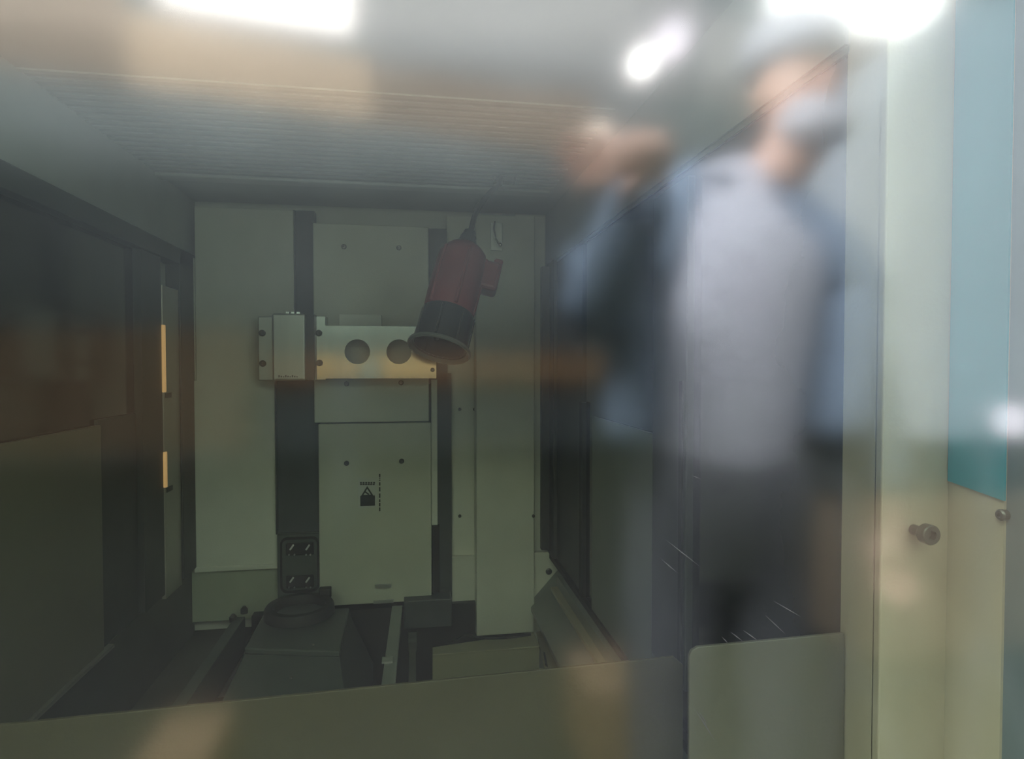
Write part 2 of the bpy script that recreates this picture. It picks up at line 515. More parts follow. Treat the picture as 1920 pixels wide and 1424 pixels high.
# front wall of the machine round the window, closes the box
XWL, XWR, ZWB, ZWT = -0.62, 0.56, CAMZ - 0.62, CAMZ + 0.40
fw = struct(MB().box(-1.2, XWL, GY - 0.02, GY + 0.03, 0.0, 2.1)
            .box(XWR, 1.0, GY - 0.02, GY + 0.03, 0.0, 2.1)
            .box(XWL, XWR, GY - 0.02, GY + 0.03, ZWT, 2.1)
            .box(XWL, XWR, GY - 0.02, GY + 0.03, 0.0, ZWB).build('wall_front', 'paint'), 'machine front sheet around the viewing window')
# the pane itself
win = MB().box(XWL, XWR, GY, GY + 0.006, ZWB, ZWT).build('window_1', 'clear')
win.data.materials.append(M['glass'])
for p in win.data.polygons:
    if p.normal.y < -0.9:
        p.material_index = 1
struct(win, 'smudged greenish viewing window pane with hall reflections')

# pale scuffs scratched into the pane
for k, (xa_, ya_, xb_, yb_) in enumerate(((1354, 1195, 1365, 1207), (1370, 1186, 1394, 1204), (1394, 1183, 1424, 1204), (1436, 1155, 1472, 1189), (1451, 1128, 1503, 1158),
                                          (1245, 1010, 1315, 1065), (1236, 1046, 1273, 1077), (1300, 1325, 1342, 1392), (1312, 1337, 1327, 1361), (1297, 892, 1315, 899))):
    p_, q_ = at(xa_, ya_, GY - 0.0003), at(xb_, yb_, GY - 0.0003)
    w_ = (q_ - p_).cross(Vector((0, 1, 0))).normalized() * 0.00016
    MB().prism([p_, (p_ + q_) / 2 + w_, q_, (p_ + q_) / 2 - w_], (0, 0.0004, 0)).build('scratch', 'scuff', win)
# right jamb behind the post
XJ = at(1780, 800, YP).x
YJ = 0.356
jamb = struct(MB().box(XJ, XJ + 0.03, YJ, 0.56, ZF, ZT).build('trim_1', 'beige'), 'beige inner return of the door jamb at far right')
screw_at(atX(1880, 966, XJ), 0.004, jamb, d=(-1, 0, 0), h=0.003)
edge = struct(MB().box(XJ + 0.002, 0.62, YJ - 0.03, YJ, ZF, ZT).build('trim_2', 'navyedge'), 'slate blue door edge at the right margin')

# ================================================================== THINGS
# teal sheet on the jamb
a, b = atX(1780, 902, XJ), atX(1886, 940, XJ)
tp = MB().prism([(XJ, a.y, a.z), (XJ, b.y, b.z), (XJ, b.y, ZT - 0.002), (XJ, a.y, ZT - 0.002)], (-0.0015, 0, 0)).build('teal_panel', 'teal')
tag(tp, 'narrow teal painted panel above the beige jamb at right', 'panel')

# right post
xp0, xp1 = at(1655, 800, YP).x, XJ
post = thing('frame_post', (xp0, YP, ZF), 'beige vertical post with a bolt, right of the tinted side window', 'post')
MB().box(xp0, xp1 + 0.001, YP, YP + 0.008, ZF, ZT).build('front_face', 'beige', post, bevel=0.0012)
MB().box(xp0, xp0 + 0.004, YP + 0.006, YP + 0.042, ZF, ZT).build('side_face', 'beige', post)
bp_ = at(1712, 993, YP)
bolt = thing('bolt', bp_, 'dark steel bolt sticking out of the beige post', 'bolt')
MB().lathe(bp_, (0, -1, 0), [(-0.004, 0.0038), (0.010, 0.0038)], n=14).build('shank', 'bolt', bolt, smooth=True)
MB().lathe(bp_ + Vector((0, -0.010, 0)), (0, -1, 0), [(0, 0.0066), (0.0008, 0.0073), (0.0065, 0.0073), (0.0073, 0.0066), (0.0073, 0.0034), (0.003, 0.0032)], n=20).build('head', 'bolt', bolt, smooth=True)

# front aprons
YA = 0.50
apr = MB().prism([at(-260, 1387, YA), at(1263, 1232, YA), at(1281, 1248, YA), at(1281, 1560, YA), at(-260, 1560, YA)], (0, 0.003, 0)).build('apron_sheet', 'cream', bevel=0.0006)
tag(apr, 'long cream metal apron sheet with clipped corner along the bottom', 'metal sheet')
YA2 = 0.435
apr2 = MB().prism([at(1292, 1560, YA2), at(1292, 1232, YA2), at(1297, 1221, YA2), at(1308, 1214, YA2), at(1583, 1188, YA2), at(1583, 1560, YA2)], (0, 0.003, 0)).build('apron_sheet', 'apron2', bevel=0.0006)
tag(apr2, 'short grey-beige apron sheet with rounded corner beside the post', 'metal sheet')

# dark vertical guides on the back wall
g1 = thing('guide_cover', at(569, 590, YB), 'narrow dark upper guide strip above the aluminium block', 'guide cover')
panel(MB(), 550, 395, 590, 600, YB + 0.012, 0.03).build('strip', 'bellows', g1)
panel(MB(), 550, 395, 554, 600, YB + 0.004, 0.03).build('edge_rib', 'dark', g1)
g2 = thing('guide_cover', at(560, 1000, YB), 'wide dark slate guide cover below the aluminium block', 'guide cover')
xa, xb, za, zb = rect(517, 714, 600, 1000, YB - 0.004)
MB().box(xa, xb, YB - 0.002, YB + 0.03, za, zb).build('strip', 'bellows', g2, bevel=0.001)
MB().box(xb - 0.004, xb, YB - 0.010, YB + 0.02, za, zb).build('edge_rib', 'dark', g2)
MB().box(xa, xa + 0.004, YB - 0.010, YB + 0.02, za, zb).build('edge_rib', 'dark', g2)
panel(MB(), 520, 999, 600, 1012, YB - 0.008, 0.03).build('end_bracket', 'tank', g2, bevel=0.001)
g3 = thing('guide_rail', at(834, 1170, YB), 'long dark vertical slot rail right of the column cover', 'guide rail')
panel(MB(), 804, 429, 838, 720, YB - 0.012, 0.04).build('upper_strip', 'dark', g3)
panel(MB(), 820, 700, 847, 1175, YB - 0.012, 0.04).build('lower_strip', 'dark', g3)
panel(MB(), 811, 985, 824, 1122, YB - 0.016, 0.03).build('end_stop', 'black', g3)
panel(MB(), 757, 1126, 847, 1178, YB - 0.06, 0.05).build('foot_block', 'dark', g3, bevel=0.002)

# aluminium block on the left guide
blk = thing('bearing_block', at(550, 714, 1.44), 'satin aluminium block with four screws on the dark guide', 'machine block')
panel(MB(), 484, 594, 512, 714, 1.445, 0.05).build('flange', 'alu_satin', blk, bevel=0.002)
panel(MB(), 588, 593, 611, 713, 1.43, 0.05).build('flange', 'alu', blk, bevel=0.001)
panel(MB(), 510, 588, 572, 714, 1.40, 0.09).build('body', 'alu_satin', blk, bevel=0.004)
panel(MB(), 570, 590, 590, 713, 1.415, 0.075).build('side_cheek', 'dark', blk)
for p in ((492, 625), (493, 682)):
    screw_at(at(*p, 1.445), 0.0075, blk)
for p in ((598, 625), (599, 681)):
    screw_at(at(*p, 1.43), 0.0075, blk)
for k in range(9):
    panel(MB(), 522 + k * 4.2, 704 + (k % 3), 524.5 + k * 4.2, 708, 1.3995, 0.001).build('engraved_mark', 'dark', blk)
for px in (536, 546, 556):
    panel(MB(), px, 585, px + 6, 589, 1.41, 0.01).build('top_nub', 'chrome', blk)

# aluminium plate with two holes (real holes)
YPL = 1.42
pl = thing('perforated_plate', at(715, 710, YPL), 'bright aluminium plate with two round holes beside the block', 'metal plate')
xa, xb, za, zb = rect(610, 612, 818, 710, YPL)
def plate_with_holes(x0, x1, z0, z1, Y, th, holes, n=32):
    bm = bmesh.new()
    def loop(Yc):
        edges = []
        vs = [bm.verts.new(p) for p in ((x0, Yc, z0), (x1, Yc, z0), (x1, Yc, z1), (x0, Yc, z1))]
        for i in range(4):
            edges.append(bm.edges.new((vs[i], vs[(i + 1) % 4])))
        for hx, hz, r in holes:
            hv = [bm.verts.new((hx + r * math.cos(2 * math.pi * k / n), Yc, hz + r * math.sin(2 * math.pi * k / n))) for k in range(n)]
            for k in range(n):
                edges.append(bm.edges.new((hv[k], hv[(k + 1) % n])))
        return edges
    e = loop(Y)
    bmesh.ops.triangle_fill(bm, edges=e, use_beauty=True, use_dissolve=False)
    r = bmesh.ops.extrude_face_region(bm, geom=list(bm.faces))
    vs = [g for g in r['geom'] if isinstance(g, bmesh.types.BMVert)]
    bmesh.ops.translate(bm, verts=vs, vec=(0, th, 0))
    bmesh.ops.recalc_face_normals(bm, faces=bm.faces)
    vv = [v.co.copy() for v in bm.verts]
    bm.verts.index_update()
    ff = [tuple(v.index for v in f.verts) for f in bm.faces]
    bm.free()
    return MB().add(vv, ff)
h1, h2 = at(670, 660, YPL), at(748, 660, YPL)
hr = (at(772, 660, YPL).x - at(725, 660, YPL).x) / 2
plate_with_holes(xa, xb, za, zb, YPL, 0.006, [(h1.x, h1.z, hr), (h2.x, h2.z, hr)]).build('face_plate', 'alu', pl)
panel(MB(), 612, 612, 618, 710, YPL + 0.006, 0.05).build('stand_off', 'alu_satin', pl)
panel(MB(), 806, 613, 816, 705, YPL + 0.006, 0.05).build('stand_off', 'alu_satin', pl)
panel(MB(), 636, 590, 715, 614, YPL + 0.02, 0.02).build('back_tab', 'tabpaint', pl, bevel=0.001)
screw_at(at(811, 694, YPL), 0.005, pl)

# warning sticker
YST = YB - 0.0305
st = thing('warning_sticker', at(692, 950, YST), 'small warning sticker with black triangle on the column cover', 'sticker')
panel(MB(), 671, 896, 706, 952, YST - 0.0006, 0.0008).build('backing', 'sticker', st)
for k in range(6):
    panel(MB(), 675 + k * 4.9, 904.5, 678.6 + k * 4.9, 907.3, YST - 0.0012, 0.0006).build('print_line', 'print', st)
    panel(MB(), 675 + k * 4.7, 908, 679 + k * 4.7, 910, YST - 0.0012, 0.0006).build('print_line', 'print', st)
tri = [at(688.5, 912, YST - 0.0012), at(676, 932, YST - 0.0012), at(701, 931, YST - 0.0012)]
tri2 = [at(688.5, 917, YST - 0.0012), at(681.5, 928.5, YST - 0.0012), at(695.5, 928, YST - 0.0012)]
MB().add(tri + tri2, [(0, 1, 4, 3), (1, 2, 5, 4), (2, 0, 3, 5)]).build('warning_triangle', 'print', st)
MB().prism([at(684, 921, YST - 0.0013), at(693, 927, YST - 0.0013), at(690.5, 928.5, YST - 0.0013), at(682.5, 923, YST - 0.0013)], (0, 0.0006, 0)).build('pictogram', 'print', st)
panel(MB(), 675.5, 930, 703, 949, YST - 0.0012, 0.0006).build('text_block', 'print', st)
st2 = thing('text_strip', at(712, 958, YST), 'thin vertical line of tiny print right of the warning sticker', 'sticker')
for k, (ya, yb) in enumerate(((889, 895), (896, 898), (900, 902), (905, 911), (914, 922), (926, 934), (937, 942), (944, 950), (952, 959))):
    panel(MB(), 710.6, ya, 713.2, yb, YST - 0.0006, 0.0008).build('print_line', 'print', st2)

# connector box with four shiny sockets
YC = YB - 0.02
cb = thing('connector_box', at(561, 1112, YC), 'dark rounded connector panel with four shiny contacts', 'connector')
def rrect(x0, y0, x1, y1, r, Y, n=5):
    xa, xb, za, zb = rect(x0, y0, x1, y1, Y)
    pts = []
    for cx, cz, a0 in ((xb - r, zb - r, 0), (xa + r, zb - r, 90), (xa + r, za + r, 180), (xb - r, za + r, 270)):
        for k in range(n + 1):
            t = math.radians(a0 + 90 * k / n)
            pts.append(Vector((cx + r * math.cos(t), Y, cz + r * math.sin(t))))
    return pts
panel(MB(), 520, 1002, 602, 1120, YC + 0.004, 0.04).build('back_plate', 'tank', cb, bevel=0.001)
o_, i_ = rrect(525, 1008, 598, 1112, 0.016, YC), rrect(528.5, 1012, 594.5, 1108, 0.0125, YC)
n_ = len(o_)
mbf = MB()
off = Vector((0, 0.006, 0))
mbf.add(o_ + i_ + [p + off for p in o_] + [p + off for p in i_],
        [q for k in range(n_) for q in ((k, (k + 1) % n_, n_ + (k + 1) % n_, n_ + k), (2 * n_ + (k + 1) % n_, 2 * n_ + k, k, (k + 1) % n_)[::-1],
                                        (n_ + k, n_ + (k + 1) % n_, 3 * n_ + (k + 1) % n_, 3 * n_ + k))])
mbf.build('gasket', 'black', cb)
for (sx, sy) in ((562, 1031), (562, 1092)):
    panel(MB(), sx - 26, sy - 12, sx + 26, sy + 11, YC + 0.001, 0.008).build('socket', 'black', cb, bevel=0.002)
    for dx in (-15, 15):
        p = at(sx + dx, sy - 4, YC - 0.001)
        q = Vector((0.55, -0.25, 0.8)).normalized()
        MB().tube([p - q * 0.0075, p + q * 0.0075], 0.0021, 8).build('contact', 'contact_glint', cb, smooth=True)
    for dx in (-20, -10, 12, 20):
        p = at(sx + dx, sy + 10, YC - 0.001)
        MB().lathe(p, (0, -1, 0), [(-0.002, 0.0022), (0.0015, 0.0016)], n=8).build('pin', 'alu_satin', cb)

# hopper with ring
ZH = CAMZ - 0.530
hp = thing('hopper', atZ(560, 1180, ZH), 'grey tapered hopper under the dark ring', 'hopper')
tq = [atZ(497, 1146, ZH), atZ(655, 1140, ZH), atZ(637, 1222, ZH), atZ(458, 1216, ZH)]
lq = [Vector((p.x, p.y, p.z - 0.012)) for p in tq]
MB().hull8(tq, lq).build('top_plate', 'tank', hp, bevel=0.003)
zb_ = CAMZ - 0.66
cx = sum(p.x for p in tq) / 4
bq = [Vector((tq[0].x - 0.02, tq[0].y + 0.01, zb_)), Vector((tq[1].x + 0.05, tq[1].y + 0.01, zb_)),
      Vector((tq[2].x + 0.075, 0.80, zb_)), Vector((tq[3].x - 0.035, 0.80, zb_))]
MB().hull8(lq, bq).build('skirt', 'tank', hp)
for p in ((546, 1272), (587, 1210)):
    c = atZ(*p, CAMZ - 0.57)
    MB().lathe(atZ(*p, ZH - 0.0), (0, 0, 1), [(0, 0.003), (0.002, 0.002)], n=8).build('rivet', 'bolt', hp)
rc = atZ(562, 1152, ZH + 0.004)
rg = thing('ring', rc, 'thick dark ring lying on top of the hopper', 'ring')
ro = (atZ(626, 1150, ZH).x - atZ(499, 1150, ZH).x) / 2
MB().lathe(rc, (0, 0, 1), [(0, ro), (0.016, ro * 0.985), (0.021, ro * 0.94), (0.021, ro * 0.76), (0.017, ro * 0.72), (0.001, ro * 0.70)], n=40, cap=False).build('ring_body', 'black', rg, smooth=True)
MB().lathe(rc + Vector((0, 0, 0.0006)), (0, 0, 1), [(0, ro * 0.70), (0.002, ro * 0.69), (0.003, ro * 0.3)], n=32).build('inner_disc', 'tank', rg, smooth=True)
MB().box(rc.x + ro * 0.45, rc.x + ro * 0.8, rc.y + ro * 0.62, rc.y + ro * 0.9, rc.z + 0.01, rc.z + 0.034).build('lug', 'black', rg, bevel=0.002)

# rails between hopper and trays
rl = thing('rail', (XRAIL, 1.2, ZR), 'grey flat rail with screws left of the hopper', 'rail')
MB().box(XRAIL, XRAIL + 0.022, 0.62, 1.42, ZR - 0.064, ZR + 0.004).build('bar', 'tank', rl, bevel=0.001)
for p in ((437, 1162), (458, 1147)):
    q = atZ(*p, ZR + 0.004)
    MB().lathe(q, (0, 0, 1), [(-0.004, 0.008), (0.006, 0.008), (0.008, 0.006), (0.012, 0.003)], n=12).build('screw', 'screw', rl, smooth=True)
rl2 = thing('rail', (-0.04, 1.2, ZR), 'pale grey flat bar right of the hopper pit', 'rail')
q0, q1 = atZ(745, 1136, ZR), atZ(722, 1290, ZR)
MB().hull8([(q0.x - 0.012, q0.y, ZR), (q0.x + 0.012, q0.y, ZR), (q1.x + 0.012, 0.8, ZR), (q1.x - 0.012, 0.8, ZR)],
           [(q0.x - 0.012, q0.y, ZR - 0.01), (q0.x + 0.012, q0.y, ZR - 0.01), (q1.x + 0.012, 0.8, ZR - 0.01), (q1.x - 0.012, 0.8, ZR - 0.01)]).build('bar', 'barpaint', rl2, bevel=0.001)
MB().box(q1.x - 0.010, q1.x + 0.010, 1.16, 1.18, ZR, ZR + 0.004).build('clip', 'alu_satin', rl2)
rl3 = thing('rail', (0.0, 1.2, ZR - 0.05), 'thin dark bar between the pale bar and the beige box', 'rail')
MB().box(-0.012, 0.002, 0.8, 1.36, ZR - 0.055, ZR - 0.045).build('bar', 'tray', rl3, bevel=0.001)
MB().box(-0.014, 0.004, 1.34, 1.37, ZR - 0.065, ZR - 0.035).build('end_lug', 'tray', rl3)

# beige box, wire and bracket at lower right
ZB = CAMZ - 0.595
p0, p1 = atZ(811, 1214, ZB), atZ(1004, 1193, ZB)
bx = thing('sheet_metal_box', (p0.x, p0.y, ZB - 0.1), 'low beige sheet metal box under the right back panel', 'box')
f0, f1 = atZ(811, 1228, ZB), atZ(1012, 1212, ZB)
MB().prism([(p0.x, p0.y, ZB), (p1.x, p1.y + 0.02, ZB), (f1.x, f1.y, ZB), (f0.x, f0.y, ZB)], (0, 0, -0.004)).build('lid', 'boxpaint', bx, bevel=0.001)
MB().hull8([(p0.x, p0.y, ZB - 0.005), (p1.x, p1.y, ZB - 0.005), (f1.x, f1.y + 0.004, ZB - 0.005), (f0.x, f0.y + 0.004, ZB - 0.005)],
           [(p0.x, p0.y, ZF), (p1.x, p1.y, ZF), (f1.x, f1.y + 0.004, ZF), (f0.x, f0.y + 0.004, ZF)]).build('body', 'boxpaint', bx, bevel=0.001)
wr = MB().tube([atZ(848, 1203, ZB + 0.004), atZ(860, 1199, ZB + 0.012), atZ(868, 1193, ZB + 0.018), atZ(882, 1192, ZB + 0.018), atZ(896, 1196, ZB + 0.012),
                atZ(915, 1197, ZB + 0.008), atZ(950, 1196, ZB + 0.006), atZ(995, 1190, ZB + 0.006)], 0.003, 8).build('wire', 'black', smooth=True)
tag(wr, 'short black wire looping along the back of the beige box', 'wire')
br = thing('bracket', atZ(1035, 1250, ZB), 'leaning beige flat bracket right of the beige box', 'bracket')
bq0 = [at(1005, 1185, 1.43), at(1040, 1180, 1.43), atZ(1062, 1262, ZB - 0.01), atZ(1024, 1266, ZB - 0.01)]
MB().prism(bq0, (0.0, 0.006, -0.004)).build('flat_bar', 'boxpaint', br, bevel=0.001)
MB().prism([atZ(1019, 1226, ZB), atZ(1022, 1228, ZB), atZ(1027, 1252, ZB), atZ(1022, 1248, ZB)], (0, 0, 0.004)).build('slot_edge', 'dark', br)
gap = MB().prism([at(1046, 1188, 1.41), at(1052, 1196, 1.41), atZ(1074, 1262, ZB - 0.01), atZ(1066, 1262, ZB - 0.01)], (0, 0.004, -0.004)).build('seal_strip', 'black')
tag(gap, 'dark rubber seal strip beside the leaning bracket', 'seal')

# glowing amber strips that paint a warm reflection onto the left trim
for k, (ya, yb, lab) in enumerate(((610, 736, 'taller amber strip painting a warm reflection on the left window trim'), (848, 915, 'shorter amber strip painting a warm reflection lower on the left window trim'))):
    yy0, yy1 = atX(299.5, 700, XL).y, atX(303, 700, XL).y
    root = thing('reflection_strip', (XL + 0.006, yy0, zl(303, yb)), lab, 'reflection strip')
    MB().box(XL + 0.004, XL + 0.009, yy0 - 0.001, yy1, zl(303, yb), zl(303, ya)).build('glow_bar', 'amber', root, bevel=0.001)
    MB().box(XL + 0.004, XL + 0.0075, yy1, yy1 + 0.03, zl(303, yb) - 0.012, zl(303, yb) - 0.002).build('strip_end', 'seal', root)

# fill lamp added under the roof, out of view, to brighten the upper back wall
lx0, lx1, ly = -0.42, 0.22, 0.43
wl = thing('added_roof_lamp', (-0.1, ly, ZT), 'added slim tube lamp under the enclosure roof, brightening the upper back wall', 'lamp')
MB().box(lx0, lx1, ly - 0.02, ly + 0.02, ZT - 0.014, ZT).build('housing', 'alu_satin', wl, bevel=0.003)
MB().lathe((lx0 + 0.01, ly, ZT - 0.022), (1, 0, 0), [(0, 0.009), (lx1 - lx0 - 0.02, 0.009)], n=12).build('tube', 'fill_tube', wl, smooth=True)
# red plug hanging on its cable
gtop = at(881, 436, 1.10)
ax = Vector((-0.25, -0.36, -0.90)).normalized()
pg = thing('industrial_plug', gtop, 'red plug with black flared collar hanging from its cable', 'plug')
qx = ax.to_track_quat('Z', 'Y')
side = (Vector((1, 0, 0)) - ax * ax.x).normalized()
fr = ax.cross(side).normalized()
MB().lathe(gtop, ax, [(-0.002, 0.007), (0.0, 0.0115), (0.010, 0.0125), (0.011, 0.015), (0.020, 0.0155), (0.021, 0.0175), (0.034, 0.018), (0.045, 0.0205), (0.06, 0.021)], n=10).build('cable_gland', 'hood', pg, smooth=True)
body_prof = [(0.034, 0.024), (0.037, 0.031), (0.048, 0.040), (0.060, 0.0435), (0.085, 0.0445), (0.135, 0.0445), (0.170, 0.043), (0.182, 0.042)]
rbody = MB().lathe(gtop, ax, body_prof, n=28).build('body', 'red', pg, smooth=True)
for k in range(6):
    a = 2 * math.pi * k / 6 + 0.3
    d = side * math.cos(a) + fr * math.sin(a)
    MB().tube([gtop + ax * 0.055 + d * 0.0425, gtop + ax * 0.09 + d * 0.0444, gtop + ax * 0.165 + d * 0.0428], 0.0032, 6).build('grip_rib', 'red', rbody)
# bump (lid hinge) on the right of the body
ctr = gtop + ax * 0.083 + side * 0.050
def obox(c, u, v, w, du, dv, dw):
    pts = []
    for sw in (-1, 1):
        for su, sv in ((-1, -1), (1, -1), (1, 1), (-1, 1)):
            pts.append(c + u * du * su + v * dv * sv + w * dw * sw)
    return MB().add(pts, [(3, 2, 1, 0), (4, 5, 6, 7), (0, 1, 5, 4), (1, 2, 6, 5), (2, 3, 7, 6), (3, 0, 4, 7)])
obox(ctr, side, ax, fr, 0.020, 0.028, 0.017).build('hinge_block', 'red', pg, bevel=0.007, seg=3)
obox(ctr + side * 0.012 - ax * 0.024, side, ax, fr, 0.008, 0.014, 0.012).build('latch', 'red', pg, bevel=0.004)
sh = MB().lathe(gtop, ax, [(0.168, 0.0435), (0.174, 0.0455), (0.225, 0.0460), (0.232, 0.047), (0.232, 0.0448), (0.19, 0.0435)], n=32, cap=False).build('collar', 'hood', pg, smooth=True)
MB().lathe(gtop, ax, [(0.228, 0.046), (0.231, 0.0525), (0.2355, 0.0535), (0.2375, 0.052), (0.2375, 0.0495), (0.235, 0.0475), (0.229, 0.0445)], n=36, cap=False).build('rim', 'hood_rim', pg, smooth=True)
MB().lathe(gtop, ax, [(0.184, 0.0435), (0.187, 0.0435), (0.188, 0.02)], n=28).build('contact_carrier', 'hood', pg, smooth=True)
for k in range(5):
    a = 2 * math.pi * k / 5 + 0.5
    c = gtop + ax * 0.19 + side * (0.024 * math.cos(a)) + fr * (0.024 * math.sin(a))
    MB().lathe(c, ax, [(0, 0.004), (0.018, 0.004), (0.02, 0.003)], n=10).build('contact_pin', 'screw', pg, smooth=True)
for k in range(8):
    a = 2 * math.pi * k / 8 + 0.2
    d = side * math.cos(a) + fr * math.sin(a)
    MB().tube([gtop + ax * 0.172 + d * 0.0455, gtop + ax * 0.228 + d * 0.0462], 0.0022, 6).build('collar_rib', 'hood', sh)
cab = [at(881, 437, 1.10), at(884, 428, 1.105), at(889, 408, 1.12), at(897, 389, 1.14), at(908, 373, 1.17), at(921, 359, 1.20), at(933, 350, 1.225)]
cab.append(Vector((cab[-1].x + 0.012, cab[-1].y + 0.02, ZT - 0.001)))
MB().tube(cab, 0.0052, 10).build('cable', 'cable', pg, smooth=True)
cl = at(946, 352, 1.25)
ch = thing('cable_clamp', (cl.x, cl.y, ZT), 'small dark roof clamp holding the plug cable', 'clamp')
MB().box(cl.x - 0.022, cl.x + 0.022, cl.y - 0.012, cl.y + 0.016, ZT - 0.012, ZT).build('base', 'dark', ch, bevel=0.003)
MB().lathe((cl.x - 0.012, cl.y, ZT - 0.012), (0, 0, -1), [(0, 0.008), (0.006, 0.007)], n=12).build('screw', 'screw', ch, smooth=True)
# small latch hook behind the cable
hk = thing('latch_hook', at(932, 462, 1.44), 'small metal latch hook high on the right box panel', 'hook')
panel(MB(), 920, 418, 942, 470, 1.45, 0.006).build('plate', 'alu_satin', hk, bevel=0.001)
MB().tube([at(928, 416, 1.445), at(926, 430, 1.44), at(930, 448, 1.435), at(937, 460, 1.435)], 0.003, 8).build('hook', 'chrome', hk, smooth=True)
MB().ball(at(938, 459, 1.435), 0.005, 10, 8).build('knob', 'alu', hk, smooth=True)

# ================================================================== THE HALL BEHIND (seen only in the pane)
HC = CAMZ + 2.55
hall_floor = struct(MB().box(-12, 12, -14, 0.15, -0.05, 0.0).build('floor_hall', 'h_floor'), 'dark concrete floor of the workshop hall')
hall_wall = struct(MB().box(-12, 12, -9.2, -9.0, 0, HC).build('wall_hall', 'h_wall'), 'slate grey far wall of the workshop hall')
hall_ceil = struct(MB().box(-12, 12, -9.2, 0.15, HC, HC + 0.1).build('ceiling_hall', 'h_ceil'), 'blue grey ribbed ceiling of the workshop hall')
def cpoly(name, m, pts, drop=0.03, parent=hall_ceil, th=0.03):
    q = [mir(atZ(x, y, HC - drop)) for x, y in pts]
    return MB().prism(q, (0, 0, th)).build(name, m, parent)
cpoly('ceiling_board', 'h_warm', [(235, 156), (700, 228), (692, 110), (250, 28), (235, 40)])
cpoly('ceiling_board', 'h_tan', [(-400, 66), (230, 155), (230, -60), (-400, -60)])
cpoly('ceiling_board', 'h_tan', [(700, 232), (1110, 296), (1110, 185), (696, 125)])
cpoly('ceiling_board', 'h_grey', [(696, 122), (1110, 182), (1300, 190), (1300, 100), (690, 62)])
cpoly('ceiling_board', 'h_pale', [(668, 58), (1300, 96), (1320, -60), (668, -60)])
cpoly('ceiling_board', 'h_pale', [(1310, 190), (1700, 220), (1760, 100), (1320, 20)])
cpoly('ceiling_board', 'h_pale', [(1710, 320), (2100, 420), (2100, -60), (1800, -60)])
for i in range(22):
    y = -8.8 + i * 0.19
    MB().box(-9, 9, y, y + 0.06, HC - 0.03, HC).build('ceiling_rib', 'h_ceil', hall_ceil)
sk = cpoly('skylight', 'skylight', [(290, -70), (660, -70), (660, 62), (480, 34), (290, 4)], drop=0.06, parent=None)
tag(sk, 'bright warm white skylight in the hall ceiling, reflected at upper left', 'skylight')
ld = cpoly('led_panel', 'led', [(1440, -70), (1790, -70), (1745, 78), (1600, 62), (1440, 16)], drop=0.06, parent=None)
tag(ld, 'large white ceiling light panel, reflected at upper right', 'ceiling light')
def pendant(px, py, Yv, r, m, lab):
    c = mir(at(px, py, Yv))
    t = thing('pendant_lamp', c, lab, 'lamp', 'hall pendant lamps')
    MB().ball(c, r, 18, 12).build('globe', m, t, smooth=True)
    MB().lathe(c + Vector((0, 0, r * 0.9)), (0, 0, 1), [(0, r * 0.5), (r * 0.5, r * 0.35), (r * 0.6, 0.02)], n=16).build('cap', 'lampshell', t, smooth=True)
    MB().tube([c + Vector((0, 0, r * 1.3)), Vector((c.x, c.y, HC))], 0.012, 8).build('rod', 'lampshell', t)
pendant(1205, 118, 3.6, 0.075, 'bulb', 'small bright white pendant lamp, reflected left of the person')
pendant(1122, 262, 4.6, 0.13, 'hand_glow_bulb', 'added warm peach pendant lamp brightening the raised hand, lowest of the three')  # added lamp, makes the bright patch of the sunlit hand
pendant(1262, 72, 4.0, 0.12, 'softbulb', 'soft lilac pendant lamp above the bright one')
# timber cabinets along the far wall
for k in range(4):
    x0 = -7.2 + k * 1.25
    t = thing('timber_cabinet', (x0, -8.6, 0), ['leftmost', 'second', 'third', 'rightmost'][k] + ' timber cabinet along the far hall wall', 'cabinet', 'hall cabinets')
    MB().box(x0, x0 + 1.2, -8.98, -8.45, 0.08, 1.75).build('body', 'wood', t, bevel=0.01)
    MB().box(x0 + 0.03, x0 + 0.59, -8.45, -8.42, 0.12, 1.71).build('door', 'wood', t, bevel=0.01)
    MB().box(x0 + 0.61, x0 + 1.17, -8.45, -8.42, 0.12, 1.71).build('door', 'wood', t, bevel=0.01)
    MB().box(x0 + 0.04, x0 + 1.16, -8.9, -8.5, 0.0, 0.08).build('plinth', 'lampshell', t)
sh_b = thing('timber_shelf', (0.3, -8.9, 1.05), 'long timber board shelf along the far hall wall', 'shelf')
MB().box(-2.1, 3.4, -8.995, -8.60, 1.02, 1.07).build('plank', 'shelfwood', sh_b, bevel=0.005)
MB().box(-2.1, 3.4, -8.995, -8.94, 1.07, 1.46).build('back_board', 'shelfwood', sh_b)
for k in range(5):
    MB().box(-2.0 + k * 1.3, -1.95 + k * 1.3, -8.99, -8.65, 0.0, 1.02).build('support', 'lampshell', sh_b)
gc = mir(at(648, 700, 4.2))  # added cylinder stands in for the photographer's dark reflection in the plate
gcy = thing('added_dark_cylinder', (gc.x, gc.y, 0), 'dark gas cylinder standing in the hall aisle', 'gas cylinder')
MB().lathe((gc.x, gc.y, 0), (0, 0, 1), [(0, 0.11), (0.02, 0.125), (1.18, 0.125), (1.28, 0.105), (1.34, 0.05), (1.37, 0.035)], n=24).build('tank', 'dark', gcy, smooth=True)
MB().lathe((gc.x, gc.y, 1.37), (0, 0, 1), [(0, 0.03), (0.06, 0.03), (0.08, 0.045), (0.11, 0.04)], n=16).build('cylinder_top', 'dark', gcy, smooth=True)
